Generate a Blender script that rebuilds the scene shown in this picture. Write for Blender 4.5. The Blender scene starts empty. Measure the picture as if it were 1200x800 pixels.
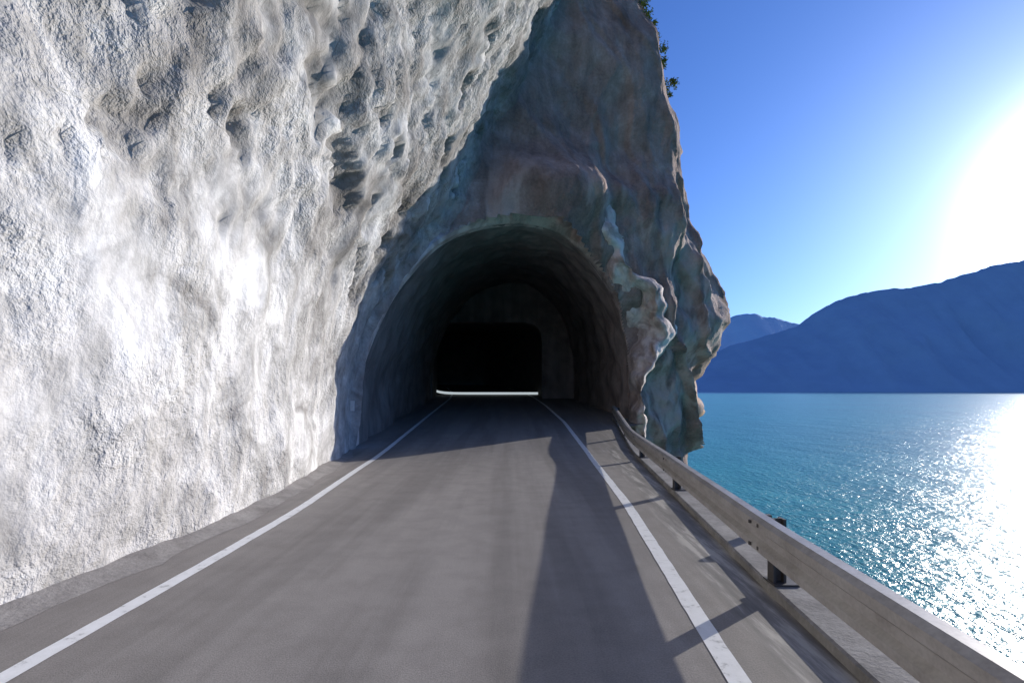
import bpy, math, random
from mathutils import Vector, noise, geometry
random.seed(3)
F=650.0; CH=2.5
AZ=math.radians(49); EL=math.radians(13)
S=Vector((math.sin(AZ)*math.cos(EL), math.cos(AZ)*math.cos(EL), math.sin(EL)))
scene=bpy.context.scene

def lerp(a,b,t): return a+(b-a)*t
def sm(t): t=max(0,min(1,t)); return t*t*(3-2*t)
def interp(tab,x):
    if x<=tab[0][0]: return tab[0][1]
    for (a,va),(b,vb) in zip(tab,tab[1:]):
        if x<=b: return lerp(va,vb,(x-a)/(b-a))
    return tab[-1][1]
def interps(tab,x):
    return (interp(tab,x-0.8)+2*interp(tab,x)+interp(tab,x+0.8))/4
def fbm(p,s,o=4):
    return noise.fractal(Vector(p)*s,1.0,2.0,o)

def mesh_obj(name,verts,faces,mat=None,smooth=True,parent=None):
    me=bpy.data.meshes.new(name); me.from_pydata([tuple(v) for v in verts],[],faces); me.update()
    ob=bpy.data.objects.new(name,me); scene.collection.objects.link(ob)
    if mat: me.materials.append(mat)
    if smooth:
        for p in me.polygons: p.use_smooth=True
    if parent: ob.parent=parent
    return ob

class N:
    def __init__(s,name,):
        s.m=bpy.data.materials.new(name); s.m.use_nodes=True; s.t=s.m.node_tree
        s.b=s.t.nodes["Principled BSDF"]; s.out=s.t.nodes["Material Output"]
        s.tc=s.t.nodes.new("ShaderNodeTexCoord"); s.obj=s.tc.outputs["Object"]
    def l(s,a,b): s.t.links.new(a,b)
    def map(s,scale,rot=(0,0,0)):
        m=s.t.nodes.new("ShaderNodeMapping"); s.l(s.obj,m.inputs[0]); m.inputs["Scale"].default_value=scale; m.inputs["Rotation"].default_value=rot; return m.outputs[0]
    def noise(s,scale,detail=6,rough=.55,vec=None,dist=0):
        x=s.t.nodes.new("ShaderNodeTexNoise"); x.inputs["Scale"].default_value=scale; x.inputs["Detail"].default_value=detail
        x.inputs["Roughness"].default_value=rough; x.inputs["Distortion"].default_value=dist
        s.l(vec or s.obj,x.inputs["Vector"]); return x.outputs["Fac"]
    def ramp(s,fac,stops):
        r=s.t.nodes.new("ShaderNodeValToRGB"); e=r.color_ramp.elements
        while len(e)<len(stops): e.new(.5)
        for el,(p,c) in zip(e,stops):
            el.position=p; el.color=(c,c,c,1) if isinstance(c,(int,float)) else (*c,1)
        s.l(fac,r.inputs[0]); return r.outputs[0]
    def attr(s,name):
        at=s.t.nodes.new("ShaderNodeAttribute"); at.attribute_name=name; return at
    def mix(s,fac,a,b,mode='MIX'):
        x=s.t.nodes.new("ShaderNodeMix"); x.data_type='RGBA'; x.blend_type=mode
        for sock,v in ((x.inputs[0],fac),(x.inputs[6],a),(x.inputs[7],b)):
            if hasattr(v,'is_linked'): s.l(v,sock)
            elif isinstance(v,tuple): sock.default_value=(*v,1) if len(v)==3 else v
            else: sock.default_value=v
        return x.outputs[2]
    def math(s,op,a,b=0):
        x=s.t.nodes.new("ShaderNodeMath"); x.operation=op
        for sock,v in ((x.inputs[0],a),(x.inputs[1],b)):
            if hasattr(v,'is_linked'): s.l(v,sock)
            else: sock.default_value=v
        return x.outputs[0]
    def bump(s,h,strength,dist,prev=None):
        x=s.t.nodes.new("ShaderNodeBump"); x.inputs["Distance"].default_value=dist
        if hasattr(strength,'is_linked'): s.l(strength,x.inputs["Strength"])
        else: x.inputs["Strength"].default_value=strength
        s.l(h,x.inputs["Height"])
        if prev: s.l(prev,x.inputs["Normal"])
        return x.outputs[0]
    def fin(s,col=None,rough=.8,nor=None,spec=.3,metal=0):
        if col is not None:
            if hasattr(col,'is_linked'): s.l(col,s.b.inputs["Base Color"])
            else: s.b.inputs["Base Color"].default_value=(*col,1)
        if hasattr(rough,'is_linked'): s.l(rough,s.b.inputs["Roughness"])
        else: s.b.inputs["Roughness"].default_value=rough
        s.b.inputs["Specular IOR Level"].default_value=spec; s.b.inputs["Metallic"].default_value=metal
        if nor: s.l(nor,s.b.inputs["Normal"])
        return s.m

def mat_rock():
    k=N("rock_and_shotcrete")
    sep=k.t.nodes.new("ShaderNodeSeparateColor"); k.l(k.attr("zone").outputs["Color"],sep.inputs[0])
    xyz=k.t.nodes.new("ShaderNodeSeparateXYZ"); k.l(k.obj,xyz.inputs[0])
    big=k.noise(.2,4,.6,dist=.8); mid=k.noise(.8,5,.65,dist=.7); fine=k.noise(8,4,.6)
    str_=k.noise(1.0,4,.6,vec=k.map((1.4,1.4,.25)))
    wall=k.ramp(mid,[(.32,(.36,.34,.32)),(.44,(.56,.54,.515)),(.54,(.74,.715,.69)),(.63,(.9,.88,.85))])
    patch=k.ramp(big,[(.38,(.36,.335,.315)),(.46,(.6,.58,.56)),(.55,(1,1,1))])
    hz=k.ramp(k.math('MULTIPLY',xyz.outputs[2],.06),[(.25,.38),(.6,1.0)])
    wall=k.mix(hz,wall,k.mix(1,wall,patch,'MULTIPLY'))
    wall=k.mix(k.ramp(k.math('MULTIPLY',xyz.outputs[2],.06),[(.3,0.0),(.75,.5)]),wall,(.24,.225,.21))
    wall=k.mix(.4,wall,k.ramp(str_,[(.3,.55),(.55,1.0)]),'MULTIPLY')
    wall=k.mix(.4,wall,k.ramp(fine,[(.3,.65),(.6,1.0)]),'MULTIPLY')
    # hairline cracks
    ck=k.noise(.55,5,.6,vec=k.map((1,1,.8),(.4,0,0)),dist=1.0)
    crack=k.ramp(ck,[(.488,1.0),(.499,.42),(.503,.42),(.512,1.0)])
    wall=k.mix(k.math('MULTIPLY',hz,.6),wall,crack,'MULTIPLY')
    face=k.ramp(mid,[(.28,(.29,.20,.165)),(.45,(.38,.27,.225)),(.58,(.46,.33,.28)),(.72,(.56,.42,.36))])
    face=k.mix(.6,face,k.ramp(str_,[(.32,.5),(.6,1.0)]),'MULTIPLY')
    face=k.mix(.45,face,k.ramp(fine,[(.3,.55),(.6,1.0)]),'MULTIPLY')
    face=k.mix(.6,face,k.ramp(big,[(.4,.6),(.55,1.0)]),'MULTIPLY')
    vn=k.noise(.35,4,.6,vec=k.map((1,.6,.35),(0,.6,0)),dist=.5)
    vein=k.ramp(vn,[(.50,0.0),(.56,.7),(.60,.7),(.66,0.0)])
    low=k.ramp(k.math('MULTIPLY',xyz.outputs[2],.05),[(.5,.6),(.8,.1)])
    face=k.mix(k.math('MULTIPLY',vein,low),face,(.78,.62,.54))
    c=k.mix(sep.outputs[0],wall,face)
    tan=k.mix(k.ramp(mid,[(.42,0.0),(.6,.8)]),face,(.6,.36,.19))
    c=k.mix(sep.outputs[1],c,tan)
    c=k.mix(sep.outputs[2],c,(.14,.125,.11))
    st=k.ramp(k.noise(.28,3,.6),[(.38,.12),(.6,.8)])
    b=k.bump(k.noise(1.5,5,.7),st,.35)
    b=k.bump(fine,st,.06,b)
    return k.fin(c,.92,b,.12)
def mat_tunnel():
    k=N("tunnel_concrete")
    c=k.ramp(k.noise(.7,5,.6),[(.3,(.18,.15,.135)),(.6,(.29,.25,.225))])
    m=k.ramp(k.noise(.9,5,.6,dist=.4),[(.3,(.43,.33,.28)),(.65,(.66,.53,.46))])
    c=k.mix(k.attr("mouth_daylight").outputs["Fac"],c,m)  # daylight at the tunnel entrance painted in as a lighter lining colour
    c=k.mix(.6,c,k.ramp(k.noise(1,4,.6,vec=k.map((1.5,1.5,.2))),[(.35,.55),(.6,1.0)]),'MULTIPLY')
    return k.fin(c,.85,k.bump(k.noise(1.8,5,.6),.5,.15),.12)
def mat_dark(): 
    k=N("dark_recess_concrete"); return k.fin(k.ramp(k.noise(1,4),[(.3,(.07,.068,.065)),(.7,(.12,.115,.11))]),.9)  # darkness of the deep recess put into the base colour
def mat_collar():
    k=N("pale_shotcrete")
    c=k.ramp(k.noise(.9,5,.65,dist=.6),[(.3,(.4,.30,.255)),(.45,(.58,.46,.4)),(.58,(.86,.73,.65))])
    return k.fin(c,.9,k.bump(k.noise(2.2,5,.65),.5,.25),.12)
def mat_asphalt():
    k=N("asphalt")
    c=k.ramp(k.noise(.5,4,.6,vec=k.map((1.6,.12,1))),[(.3,(.295,.265,.238)),(.7,(.375,.34,.306))])
    c=k.mix(.65,c,k.ramp(k.noise(55,2,.6),[(.3,.55),(.65,1.0)]),'MULTIPLY')
    c=k.mix(.5,c,k.ramp(k.noise(1.7,5,.65),[(.35,.72),(.6,1.0)]),'MULTIPLY')
    # tyre-worn strips and oil stains
    wt=k.ramp(k.noise(.9,4,.6,vec=k.map((1.2,.05,1))),[(.42,.82),(.55,1.0)])
    c=k.mix(1,c,wt,'MULTIPLY')
    st=k.ramp(k.noise(1,5,.65,vec=k.map((5,.5,1))),[(.4,(.14,.13,.12)),(.52,(.23,.215,.2)),(.62,(.46,.43,.39))])
    c=k.mix(k.attr("verge").outputs["Fac"],c,st)
    return k.fin(c,.72,k.bump(k.noise(70,2,.6),.5,.006),.35)
def mat_paint():
    k=N("worn_white_paint")
    c=k.ramp(k.noise(6,6,.7),[(.3,(.4,.39,.37)),(.43,(.8,.79,.76)),(.7,(.88,.87,.85))])
    return k.fin(c,.6,k.bump(k.noise(60,2),.3,.004),.35)
def mat_conc(name,a,b):
    k=N(name)
    c=k.ramp(k.noise(1.5,6,.65),[(.3,a),(.65,b)])
    c=k.mix(.5,c,k.ramp(k.noise(14,4,.6),[(.3,.6),(.6,1.0)]),'MULTIPLY')
    return k.fin(c,.88,k.bump(k.noise(20,4,.6),.5,.02),.2)
def mat_steel():
    k=N("weathered_galvanised_steel")
    c=k.ramp(k.noise(2.5,5,.7,vec=k.map((1,.8,1.5))),[(.3,(.34,.31,.28)),(.5,(.44,.405,.375)),(.7,(.52,.49,.46))])
    c=k.mix(.4,c,k.ramp(k.noise(25,3),[(.3,.65),(.6,1.0)]),'MULTIPLY')
    return k.fin(c,.5,k.bump(k.noise(30,3),.15,.004),.5,.3)
def mat_water():
    k=N("lake_water")
    c=k.ramp(k.noise(.01,3,.6),[(.35,(.0,.27,.235)),(.65,(.0,.32,.275))])
    m1=k.map((1,.6,1))
    b=k.bump(k.noise(1.3,4,.6,vec=m1),1.0,.4)
    b=k.bump(k.noise(.12,3,.5,vec=m1),.6,1.5,b)
    return k.fin(c,.28,b,.36)
def mat_mtn(name,a,b):  # aerial haze is put into the pale bluish base colours
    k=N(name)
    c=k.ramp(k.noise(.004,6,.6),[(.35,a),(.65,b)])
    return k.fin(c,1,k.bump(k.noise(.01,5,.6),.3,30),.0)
def mat_leaf():
    k=N("shrub_leaves")
    c=k.ramp(k.noise(2,3),[(.35,(.09,.13,.03)),(.65,(.25,.3,.08))])
    return k.fin(c,.7,None,.2)
def mat_plain(name,c,r=.6,m=0):
    k=N(name)
    cc=k.mix(.4,c,k.ramp(k.noise(12,3),[(.3,.7),(.6,1.0)]),'MULTIPLY'); return k.fin(cc,r,None,.3,m)

ROCK=mat_rock(); TUN=mat_tunnel(); DARK=mat_dark(); COL=mat_collar(); ASP=mat_asphalt(); PAINT=mat_paint()
CONC=mat_conc("kerb_concrete",(.2,.185,.17),(.36,.335,.305)); STEEL=mat_steel(); WATER=mat_water(); LEAF=mat_leaf()
APR=mat_conc("dusty_verge",(.22,.2,.185),(.36,.335,.31))

def rise(y):
    return 0 if y<20 else 0.06*(y-22) if y>24 else 0.06*(y-20)**2/8
base_tab=[(-60,-6.5),(0,-6.3),(5,-6.0),(8,-5.55),(12,-5.5),(17,-6.0),(23.5,-6.75),(60,-6.75)]
rail_tab=[(-60,2.3),(0,2.55),(3.3,2.8),(6.9,3.1),(13,3.75),(22.5,4.75),(33,6.05)]
lin_l=[(-60,-4.4),(8,-4.44),(11.6,-4.5),(18,-4.95),(22.5,-5.2),(36,-5.5),(52,-5.8),(60,-6.4),(80,-10)]
lin_r=[(-60,1.5),(0,1.7),(4.75,1.95),(12.3,2.55),(22.5,3.05),(33,3.1),(44,2.7),(52,2.2),(60,1.4),(80,-3)]
def dface(X):
    return 23.5+(X+6.95)*10/14.15 if X<=7.2 else 33.5+(X-7.2)*.96
sil=[(805,545),(818,520),(832,490),(826,450),(838,400),(836,335),(815,270),(804,205),(806,150),(796,100),(776,50),(755,0),(735,-60),(700,-140)]
edge_tab=[(-10,11.0)]
for px,py in sil:
    r=(px-600)/F; X=26.6*r/(1-.96*r); d=X/r; edge_tab.append((2.5+(458-py)*d/F,X-(1.0 if 300<py<470 else .5)))
edge_tab=sorted(edge_tab)
corner_tab=[(-10,-6.75),(3,-6.75),(5.75,-5.9),(7.7,-4.9),(9.8,-3.6),(12.9,-2.2),(18,.3),(23.6,2.6),(30,3.6),(42,3.8)]

# ---------- cliff
ZT=40.0
rows=[-9.5+i*.18 for i in range(int((ZT+9.5)/.18)+1)]
nW=240
nF=230; nS=26
def face_disp(q):
    w=Vector((q.x+.7*noise.noise(q*.25),q.y,q.z+.7*noise.noise(q*.3+Vector((5,5,5)))))
    v=noise.voronoi(Vector((w.x*.16+w.z*.07,w.y*.12,w.z*.10-w.x*.05)))[0]
    v2=noise.voronoi(Vector((w.x*.42+.2*w.z,w.y*.4,w.z*.24)))[0]
    det=sm((q.x-0)/5)*sm((20-q.z)/7)
    df=3.0*(v[0]-.42)+(.45+.7*det)*(v2[0]-.4)+.8*fbm(q,.13,3)+(.14+.16*det)*fbm(q,.7,4)
    u=w.x*.95+w.z*.42+1.2*noise.noise(w*.18)
    s=(u*.36)%1.0
    saw=(1-s)**2 if s>.08 else s/.08*.85
    df+=(.2+1.1*det)*(saw-.35)*sm(.5+1.2*noise.noise(w*.12+Vector((40,2,2))))
    return df
verts=[];zone=[];delflag=[]
for z in rows:
    Xc=interps(corner_tab,z); shift=Xc+6.75
    Xe=interps(edge_tab,z); Xc=min(Xc,Xe-2); dc=dface(Xc)
    row=[]
    ds=[-60,-50,-40,-32,-24,-17,-11,-6,-2,0,1.5]
    for i in range(nW):
        t=i/(nW-1); ds.append(2.5+(dc-2.5)*(t**1.25))
    for d in ds:
        w=.22+.78*sm((d-6)/17)
        x=interps(base_tab,d)+shift*w
        row.append((Vector((x,d,z)),Vector((1,-.12,-.1)),0.0 if d<dc-1.0 else sm((d-dc+1.0))*.6,d>dc-.5))
    for i in range(1,nF+1):
        t=i/nF; x=lerp(Xc,Xe,t); d=dface(x)
        r=max(0,(t-.93)/.07); d+=1.0*r*r
        k=sm(t*8)
        row.append((Vector((x,d,z)),Vector((lerp(1,.5,k)+r*.5,lerp(-.2,-.86,k)+r*.5,0)),sm(.6+t*5),True))
    de=dface(Xe)+1
    for i in range(1,nS+1):
        t=i/nS; row.append((Vector((Xe+.3-6*t*t,de+60*t**1.6,z)),Vector((1,.1,0)),1.0,False))
    for p,n,zn,df_ok in row:
        n=n.normalized(); q=p; fz=zn; wl=1-fz
        dw=0;pw=0
        if wl>0:
            dw=.28*fbm(q,.16,3)+.11*fbm(q+Vector((9,3,1)),.6,4)
            up=sm((z-3)/6)
            pit=fbm(q+Vector((31,7,5)),1.0,4)
            # fissure line climbing towards the portal plus scattered pits
            fis=math.exp(-(((z-3.6)-(22.5-q.y)*.62+.8*noise.noise(q*.4))/.7)**2)*sm((q.y-11)/3)*sm((z-4)/2)
            msk=sm((fbm(q+Vector((3,77,5)),.2,2)+.3)/.3)
            pw=sm((pit-.28+.25*fis)/.16)*max(msk*up,fis)
            vo=noise.voronoi(q*.95+Vector((noise.noise(q*.8),0,noise.noise(q*.7))))[0]
            rg=abs(noise.noise(q*.75+Vector((8,8,8))))
            dw+=up*(.40*fbm(q+Vector((5,50,2)),.3,3)+.16*(vo[0]-.5)-.32*max(0,.16-rg)/.16*.5+.10*fbm(q,2.0,3)) - .30*pw
            dw+=.035*fbm(q,2.6,3)
        df=0
        if fz>0:
            df=face_disp(q)
            brow=math.exp(-((z-13.0-.12*(p.x))/1.5)**2)*1.3
            df+=brow*sm((p.x+3)/3)*sm((11-p.x)/4)
        disp=wl*dw+fz*df
        if z<1.2 and zn<.5: disp*=lerp(.35,1,sm((z+1)/2.2))
        P=p+n*disp
        verts.append(P); delflag.append(df_ok)
        tan=sm((p.x-12)/2)*sm((6-z)/5)*fz if p.y<60 else 0
        zone.append((fz,tan,wl*pw*.6,1))
nc=len(row); nr=len(rows)
key=[(-6.75,-1),(-6.75,1),(-6.65,3.2),(-5.85,5.75),(-4.85,7.7),(-3.1,9.8),(-.4,11.1),(2.2,11.3),(4.3,10.2),(6.1,7.96),(7.0,5.2),(7.15,3.4),(7.2,1),(7.2,-1)]
def catmull(pts,n):
    out=[]; P=[pts[0]]+pts+[pts[-1]]
    for i in range(1,len(P)-2):
        for j in range(n):
            t=j/n; a,b,c,d=P[i-1],P[i],P[i+1],P[i+2]
            out.append(tuple(.5*((2*b[k])+(-a[k]+c[k])*t+(2*a[k]-5*b[k]+4*c[k]-d[k])*t*t+(-a[k]+3*b[k]-3*c[k]+d[k])*t**3) for k in range(2)))
    out.append(pts[-1]); return out
arch=catmull(key,8)
poly=arch
def inside(x,z):
    c=False;j=len(poly)-1
    for i in range(len(poly)):
        xi,zi=poly[i];xj,zj=poly[j]
        if (zi>z)!=(zj>z) and x<(xj-xi)*(z-zi)/(zj-zi)+xi: c=not c
        j=i
    return c
ins=[False]*len(verts)
for i,v in enumerate(verts):
    if delflag[i] and -1.2<v.z<12.5 and v.x<8.5 and v.y<45 and inside(max(v.x,-6.6),max(v.z,-.8)): ins[i]=True
faces=[]
for r in range(nr-1):
    for c in range(nc-1):
        a=r*nc+c; f=(a,a+1,a+nc+1,a+nc)
        if sum(ins[k] for k in f)>=3: continue
        faces.append(f)
cliff=mesh_obj("rock_cliff",verts,faces,ROCK)
ca=cliff.data.color_attributes.new("zone",'FLOAT_COLOR','POINT')
ca.data.foreach_set("color",[c for z in zone for c in z])

# ---------- tunnel
tun=bpy.data.objects.new("road_tunnel",None); scene.collection.objects.link(tun)
nA=len(arch)
cv=[];cf=[]
arc2=catmull(key,22); nA2=len(arc2)
def nrm2(i):
    a=arc2[max(0,i-1)];b=arc2[min(nA2-1,i+1)]
    t=Vector((b[0]-a[0],b[1]-a[1])); t.normalize(); return Vector((-t.y,t.x))
for i,(x,z) in enumerate(arc2):
    n=nrm2(i); right=sm((x+3.5)/5); top=sm((z-1)/5)
    y0=dface(x)
    W=lerp(1.0,.7+1.4*top,right)*(1+.6*right*fbm((x,z,4),.5,3))
    Lf=1-right
    prof=[(0,.9,0),(-.02,.25,.3),(.10,-.4*right+.15*Lf,1),(.40,-1.1*right+.25*Lf,1),(.75,-1.4*right+.5*Lf,1),(1.0,-.7*right+.5*Lf,1),(1.3,1.8,.4)]
    fine=[]
    for k in range(len(prof)-1):
        for s in range(5):
            t=s/5; fine.append(tuple(lerp(prof[k][m],prof[k+1][m],t) for m in range(3)))
    fine.append(prof[-1])
    for o,dy,am in fine:
        X=x+n.x*o*W; Z=z+n.y*o*W
        v=noise.voronoi(Vector((X*.45+Z*.2,Z*.45,o)))[0]
        dd=am*right*(1.2*fbm((X,Z,o*2+7),.4,5)+1.0*(v[0]-.4)+.2*fbm((X,Z,3),2,3))
        e=am*right*.45*fbm((X,Z,11),.7,4)
        cv.append(Vector((X+n.x*(dd*.25+e),y0+dy+dd*.8,Z+n.y*(dd*.25+e))))
    m=len(fine)
for i in range(nA2-1):
    for k in range(m-1):
        a=i*m+k; cf.append((a,a+1,a+m+1,a+m))
mesh_obj("portal_collar",cv,cf,COL,parent=tun)
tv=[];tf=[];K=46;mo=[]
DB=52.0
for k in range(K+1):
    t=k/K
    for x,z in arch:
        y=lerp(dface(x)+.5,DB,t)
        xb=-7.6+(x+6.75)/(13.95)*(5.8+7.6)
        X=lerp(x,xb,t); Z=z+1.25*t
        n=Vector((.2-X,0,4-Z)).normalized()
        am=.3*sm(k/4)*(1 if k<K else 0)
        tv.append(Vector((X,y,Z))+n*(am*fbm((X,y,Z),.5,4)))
        mo.append((.1+.9*sm((x+3)/6))*(1-sm(t*1.6)))  # painted daylight: strongest on the right side, fading with depth
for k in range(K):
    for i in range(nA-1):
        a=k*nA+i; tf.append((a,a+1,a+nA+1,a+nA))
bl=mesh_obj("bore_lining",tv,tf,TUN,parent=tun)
at=bl.data.attributes.new("mouth_daylight",'FLOAT','POINT'); at.data.foreach_set("value",mo)
ik=[(-7.5,0),(-7.5,2),(-7.5,5),(-7.5,7.2),(-7.2,8.3),(-6.2,8.85),(-4,8.95),(-1,8.95),(1.2,8.9),(2.4,8.4),(2.8,7.2),(2.8,5),(2.8,2),(2.8,0)]
inner=catmull(ik,8)
bv=[];bf=[]
for k in range(3):
    for i in range(nA):
        x,z=arch[i]; xo=-7.6+(x+6.75)/13.95*13.4; zo=z+1.25
        xi,zi=inner[i]
        if k==0: bv.append((xo-.3 if xo<0 else xo+.3,DB-.02,zo+.3))
        elif k==1: bv.append((xi,DB-.02,zi))
        else: bv.append((xi,DB+1.2,zi))
for k in range(2):
    for i in range(nA-1):
        a=k*nA+i; bf.append((a,a+1,a+nA+1,a+nA))
mesh_obj("inner_bulkhead",bv,bf,TUN,False,parent=tun)
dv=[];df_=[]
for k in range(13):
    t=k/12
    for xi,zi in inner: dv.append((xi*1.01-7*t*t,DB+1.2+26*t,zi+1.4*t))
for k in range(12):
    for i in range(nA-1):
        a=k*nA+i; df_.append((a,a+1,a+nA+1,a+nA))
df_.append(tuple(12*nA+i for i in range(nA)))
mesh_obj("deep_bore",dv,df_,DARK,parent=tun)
k=N("glowing_daylight_strip"); k.fin((.8,.8,.8),.4); k.b.inputs["Emission Color"].default_value=(.75,.85,.88,1); k.b.inputs["Emission Strength"].default_value=.6  # emission added so the far floor line looks daylit; not a lamp
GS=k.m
def box(x0,x1,y0,y1,z0,z1):
    v=[(x,y,z) for x in(x0,x1) for y in(y0,y1) for z in(z0,z1)]
    return v,[(0,1,3,2),(4,6,7,5),(0,4,5,1),(2,3,7,6),(0,2,6,4),(1,5,7,3)]
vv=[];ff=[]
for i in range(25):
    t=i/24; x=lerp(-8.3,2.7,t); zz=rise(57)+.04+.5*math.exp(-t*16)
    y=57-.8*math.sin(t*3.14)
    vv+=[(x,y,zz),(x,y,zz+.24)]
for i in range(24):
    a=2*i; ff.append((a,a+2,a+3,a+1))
mesh_obj("daylight_strip",vv,ff,GS,False,parent=tun)

# ---------- road
ys=[-60,-45,-30,-20,-12,-6]+[i*1.0 for i in range(-3,80)]
rv=[];rf=[];vg=[]
for y in ys:
    if y<30: xr=interp(rail_tab,y)+.1
    else: xr=lerp(interp(rail_tab,30)+.1,7.6,sm((y-30)/2.0)) 
    xl=-9.5 if y<53 else -16
    lr=interp(lin_r,y)
    xs=[lerp(xl,lr,j/6) for j in range(7)]+[lerp(lr,xr,.3),lerp(lr,xr,.5),xr]
    for j,x in enumerate(xs): rv.append((x,y,rise(y))); vg.append(0 if j<8 else (.8 if y<24 else .2))
M_=10
for i in range(len(ys)-1):
    for j in range(M_-1):
        a=i*M_+j; rf.append((a,a+1,a+M_+1,a+M_))
rd=mesh_obj("road",rv,rf,ASP,False)
at=rd.data.attributes.new("verge",'FLOAT','POINT'); at.data.foreach_set("value",vg)
def stripe(name,tab,w):
    vv=[];ff=[]
    yy=[-60,-40,-20,-8]+[i*.25 for i in range(-16,280)]
    for y in yy:
        x=interps(tab,y); z=rise(y)+.005+(.002 if y>50 else 0)
        a=w/2+.012*noise.noise(Vector((x,y*3,0))); b=w/2+.012*noise.noise(Vector((x,y*3,9)))
        vv+= [(x-a,y,z),(x+b,y,z)]
    for i in range(len(yy)-1):
        a=i*2; ff.append((a,a+1,a+3,a+2))
    return mesh_obj(name,vv,ff,PAINT,False)
stripe("edge_line",lin_l,.2); stripe("edge_line.001",lin_r,.2)
vv=[];ff=[]
yy=[-60,-30,-10]+[i*.4 for i in range(-8,58)]
for y in yy:
    xb=interps(base_tab,y)
    w=.35+.25*fbm((y*.6,1,1),1,3)
    vv+=[(xb-1.2,y,.3),(xb+.05,y,.09+.05*fbm((y,3,2),.9,3)),(xb+.25,y,.03),(xb+max(.3,w)+.1,y,.004)]
for i in range(len(yy)-1):
    for j in range(3):
        a=i*4+j; ff.append((a,a+1,a+5,a+4))
mesh_obj("cliff_foot_verge",vv,ff,APR)
vv=[];ff=[]
yy=[-60,-30,-10]+[float(i) for i in range(-4,35)]
for y in yy:
    x=interp(rail_tab,y); z=rise(y)
    for dx,dz in ((.08,-.1),(.08,.10),(.11,.12),(.52,.12),(.55,.09),(.55,-.35),(.45,-.36)): vv.append((x+dx,y,z+dz))
    vv.append((x+.6,y,-10))
for i in range(len(yy)-1):
    for j in range(7):
        a=i*8+j; ff.append((a,a+1,a+9,a+8))
mesh_obj("retaining_wall",vv,ff,CONC,False)

# ---------- guardrail
gr=bpy.data.objects.new("guardrail",None); scene.collection.objects.link(gr)
prof=[(.06,.50),(-.02,.50),(-.09,.54),(-.09,.62),(-.03,.67),(-.03,.76),(-.09,.81),(-.09,.90),(-.03,.945),(.08,.95),(.10,.93),(.10,.9),(.02,.88),(.02,.53),(.06,.52)]
vv=[];ff=[]
yy=[-60,-30,-10]+[i*.5 for i in range(-8,67)]
for y in yy:
    x=interps(rail_tab,y)
    for dx,dz in prof: vv.append((x+dx,y,rise(y)+dz+.012*noise.noise(Vector((y*.25,0,0)))))
np_=len(prof)
for i in range(len(yy)-1):
    for j in range(np_):
        a=i*np_+j; b=i*np_+(j+1)%np_; ff.append((a,b,b+np_,a+np_))
ff.append(tuple(range(np_))); ff.append(tuple((len(yy)-1)*np_+j for j in range(np_)))
mesh_obj("beam",vv,ff,STEEL,False,parent=gr)
RUST=mat_plain("dark_post_steel",(.1,.09,.085),.6,.4)
for n_,y in enumerate([-12.6,-6.1,.4,6.9,13.4,19.9,26.4,32.2]):
    x=interps(rail_tab,y); z=rise(y); vv=[];ff=[]
    for bx in ((x+.11,x+.14,y-.08,y+.08,z,z+.92),(x+.14,x+.24,y-.012,y+.012,z,z+.92),(x+.24,x+.27,y-.08,y+.08,z,z+.92),
               (x-.0,x+.108,y-.1,y+.1,z+.55,z+.87),(x+.09,x+.4,y-.16,y+.16,z+.121,z+.145)):
        v,f=box(*bx); o=len(vv); vv+=v; ff+=[tuple(k+o for k in q) for q in f]
    for by in (-.12,.12):
        for bz in (.58,.855):
            v,f=box(x-.108,x-.088,y+by-.02,y+by+.02,z+bz-.02,z+bz+.02); o=len(vv); vv+=v; ff+=[tuple(k+o for k in q) for q in f]
    mesh_obj("post_%d"%(n_+1),vv,ff,RUST,False,parent=gr)
v1,f1=box(4.12,4.36,9.3,9.4,.12,.42); v2,f2=box(4.2,4.28,9.33,9.38,-.3,.13)
v3,f3=box(3.85,4.28,9.33,9.38,-.34,-.3)
vv=v1+v2+v3; ff=f1+[tuple(k+8 for k in q) for q in f2]+[tuple(k+16 for k in q) for q in f3]
mesh_obj("delineator_post",vv,ff,RUST,False)
v,f=box(-6.5,-6.35,22.3,22.36,1.7,2.1); mesh_obj("reflector_plate",v,f,PAINT,False)

# ---------- water
bpy.ops.mesh.primitive_plane_add(size=1,location=(0,15000,-9)); w=bpy.context.object; w.name="lake_water"; w.scale=(60000,60000,1); 
bpy.ops.object.transform_apply(location=False,rotation=False,scale=True)
w.data.materials.append(WATER)

# ---------- mountains
def ridge(name,prof,D,mat,seed,amp):
    pts=[((px-600)*D/F,(462-py)*D/F) for px,py in prof]
    x0,x1=pts[0][0],pts[-1][0]; nU=420;nV=44; vv=[];ff=[]
    wd=D*.16
    for i in range(nU):
        x=lerp(x0,x1,i/(nU-1)); H=max(2,interp(pts,x))
        H*=.965+.02*fbm((x/D*30,seed,0),1,5)+.010*fbm((x/D*150,seed,0),1,3)
        for j in range(nV):
            t=j/(nV-1)
            if t<.75: s=t/.75; z=H*(s**1.1); y=D-wd*1.3*(1-s)
            else: s=(t-.75)/.25; z=H*(1-s*s); y=D+wd*1.2*s
            e=math.sin(min(1,t/.75)*math.pi)*amp
            gul=noise.ridged_multi_fractal(Vector((x*4.2/D*2.2,seed,z*2/D)),1,2,4,1,2)
            y+=-e*wd*(gul-1.0)*.22+e*wd*.2*fbm((x,y,z),4/D,4)
            vv.append((x,y,z-9))
    for i in range(nU-1):
        for j in range(nV-1):
            a=i*nV+j; ff.append((a,a+nV,a+nV+1,a+1))
    mesh_obj(name,vv,ff,mat)
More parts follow.
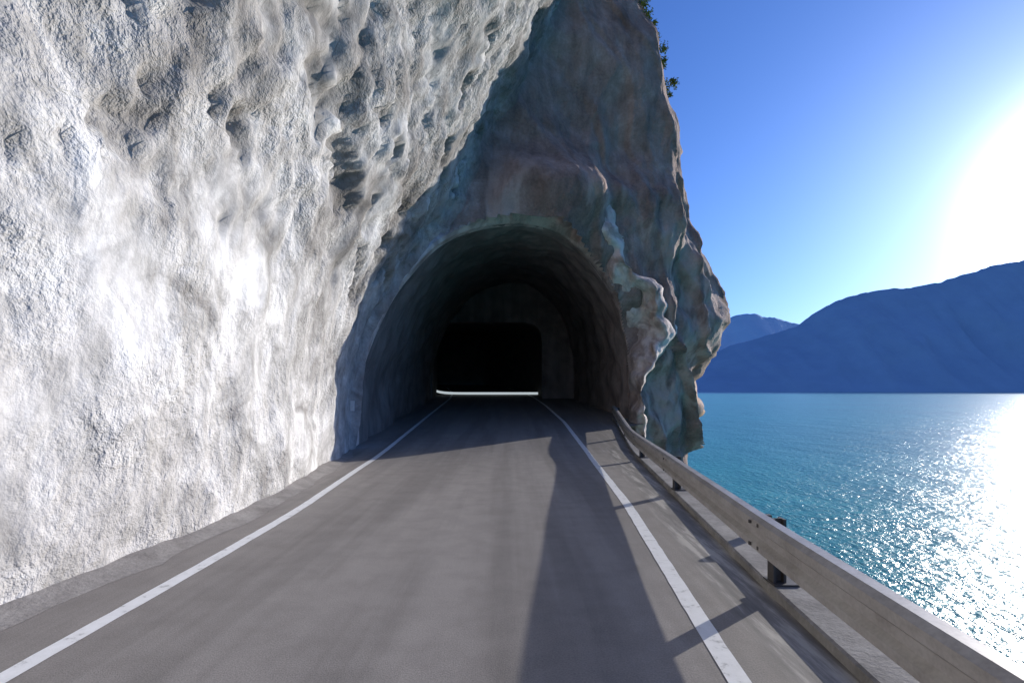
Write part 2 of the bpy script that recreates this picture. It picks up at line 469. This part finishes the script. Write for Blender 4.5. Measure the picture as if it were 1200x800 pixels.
ridge("mountain",[(760,460),(800,432),(860,405),(920,388),(945,378),(965,360),(990,347),(1025,338),(1060,334),(1090,331),(1112,326),(1135,318),(1165,309),(1200,302),(1260,296),(1400,300),(1700,270),(2300,300)],7000,mat_mtn("ridge_painted_haze",(.46,.50,.58),(.51,.55,.63)),3.3,1)  # near ridge colour paled to carry the haze
ridge("mountain.001",[(300,400),(600,380),(760,388),(815,392),(845,378),(865,368),(885,367),(905,372),(925,377),(945,382),(1000,395),(1100,400),(1500,380)],11000,mat_mtn("far_ridge_painted_haze",(.52,.64,.74),(.56,.68,.78)),8.1,.8)

# ---------- shrubs
lv=[];lf=[]
for c in range(52):
    py=random.uniform(5,118)
    px=interp([(0,757),(50,776),(100,796),(120,800)],py)
    r=(px-600)/F; X=26.6*r/(1-.96*r); d=X/r; z=2.5+(458-py)*d/F
    C=Vector((X+random.uniform(-1.6,-.6),d+random.uniform(-1.6,0),z)); R=random.uniform(.15,.32)
    for q in range(80):
        o=Vector([random.gauss(0,.5) for _ in range(3)])*R; P=C+o
        s=random.uniform(.035,.075); a=Vector([random.uniform(-1,1) for _ in range(3)]).normalized(); b=a.cross(Vector((random.random(),random.random(),random.random()))).normalized()
        n=len(lv); lv+=[P-a*s*1.6,P+b*s*.5,P+a*s*1.6,P-b*s*.5]; lf.append((n,n+1,n+2,n+3))
mesh_obj("cliff_shrub",lv,lf,LEAF,False)

# ---------- camera, sun, sky
cam=bpy.data.cameras.new("camera"); co=bpy.data.objects.new("camera",cam); scene.collection.objects.link(co)
co.location=(0,0,CH); co.rotation_euler=(math.radians(90),0,0); cam.sensor_width=36; cam.lens=36*F/1200
cam.shift_y=58/1200; cam.clip_end=60000; cam.clip_start=.05; scene.camera=co
sl=bpy.data.lights.new("sun",'SUN'); sl.energy=5.0; sl.angle=math.radians(.5); sl.color=(1,.95,.88)
so=bpy.data.objects.new("sun",sl); scene.collection.objects.link(so); so.rotation_euler=(-S).to_track_quat('-Z','Y').to_euler()
wd=bpy.data.worlds.new("World"); scene.world=wd; wd.use_nodes=True; nt=wd.node_tree
bg=nt.nodes["Background"]; sky=nt.nodes.new("ShaderNodeTexSky"); sky.sky_type='NISHITA'; sky.sun_disc=False
sky.sun_elevation=EL; sky.sun_rotation=AZ; sky.altitude=300; sky.air_density=1.0; sky.dust_density=.6; sky.ozone_density=3.0
tint=nt.nodes.new("ShaderNodeMix"); tint.data_type='RGBA'; tint.blend_type='MULTIPLY'; tint.inputs[0].default_value=1; tint.inputs[7].default_value=(.54,.80,1.40,1)
nt.links.new(sky.outputs[0],tint.inputs[6])
tc=nt.nodes.new("ShaderNodeTexCoord"); dot=nt.nodes.new("ShaderNodeVectorMath"); dot.operation='DOT_PRODUCT'
nt.links.new(tc.outputs["Generated"],dot.inputs[0]); dot.inputs[1].default_value=S
def M(op,a,b):
    x=nt.nodes.new("ShaderNodeMath"); x.operation=op
    for s,v in ((x.inputs[0],a),(x.inputs[1],b)):
        if hasattr(v,'is_linked'): nt.links.new(v,s)
        else: s.default_value=v
    return x.outputs[0]
dmax=M('MAXIMUM',dot.outputs["Value"],0)
g1=M('MULTIPLY',M('POWER',dmax,240),75); g2=M('MULTIPLY',M('POWER',dmax,36),2.6)
g=M('ADD',g1,g2)
comb=nt.nodes.new("ShaderNodeVectorMath"); comb.operation='SCALE'; comb.inputs[0].default_value=(1.0,.97,.98); nt.links.new(g,comb.inputs["Scale"])
add=nt.nodes.new("ShaderNodeVectorMath"); add.operation='ADD'
nt.links.new(tint.outputs[2],add.inputs[0]); nt.links.new(comb.outputs[0],add.inputs[1])
nt.links.new(add.outputs[0],bg.inputs[0]); bg.inputs[1].default_value=.135
scene.view_settings.view_transform='Standard'; scene.view_settings.look='None'; scene.view_settings.exposure=0
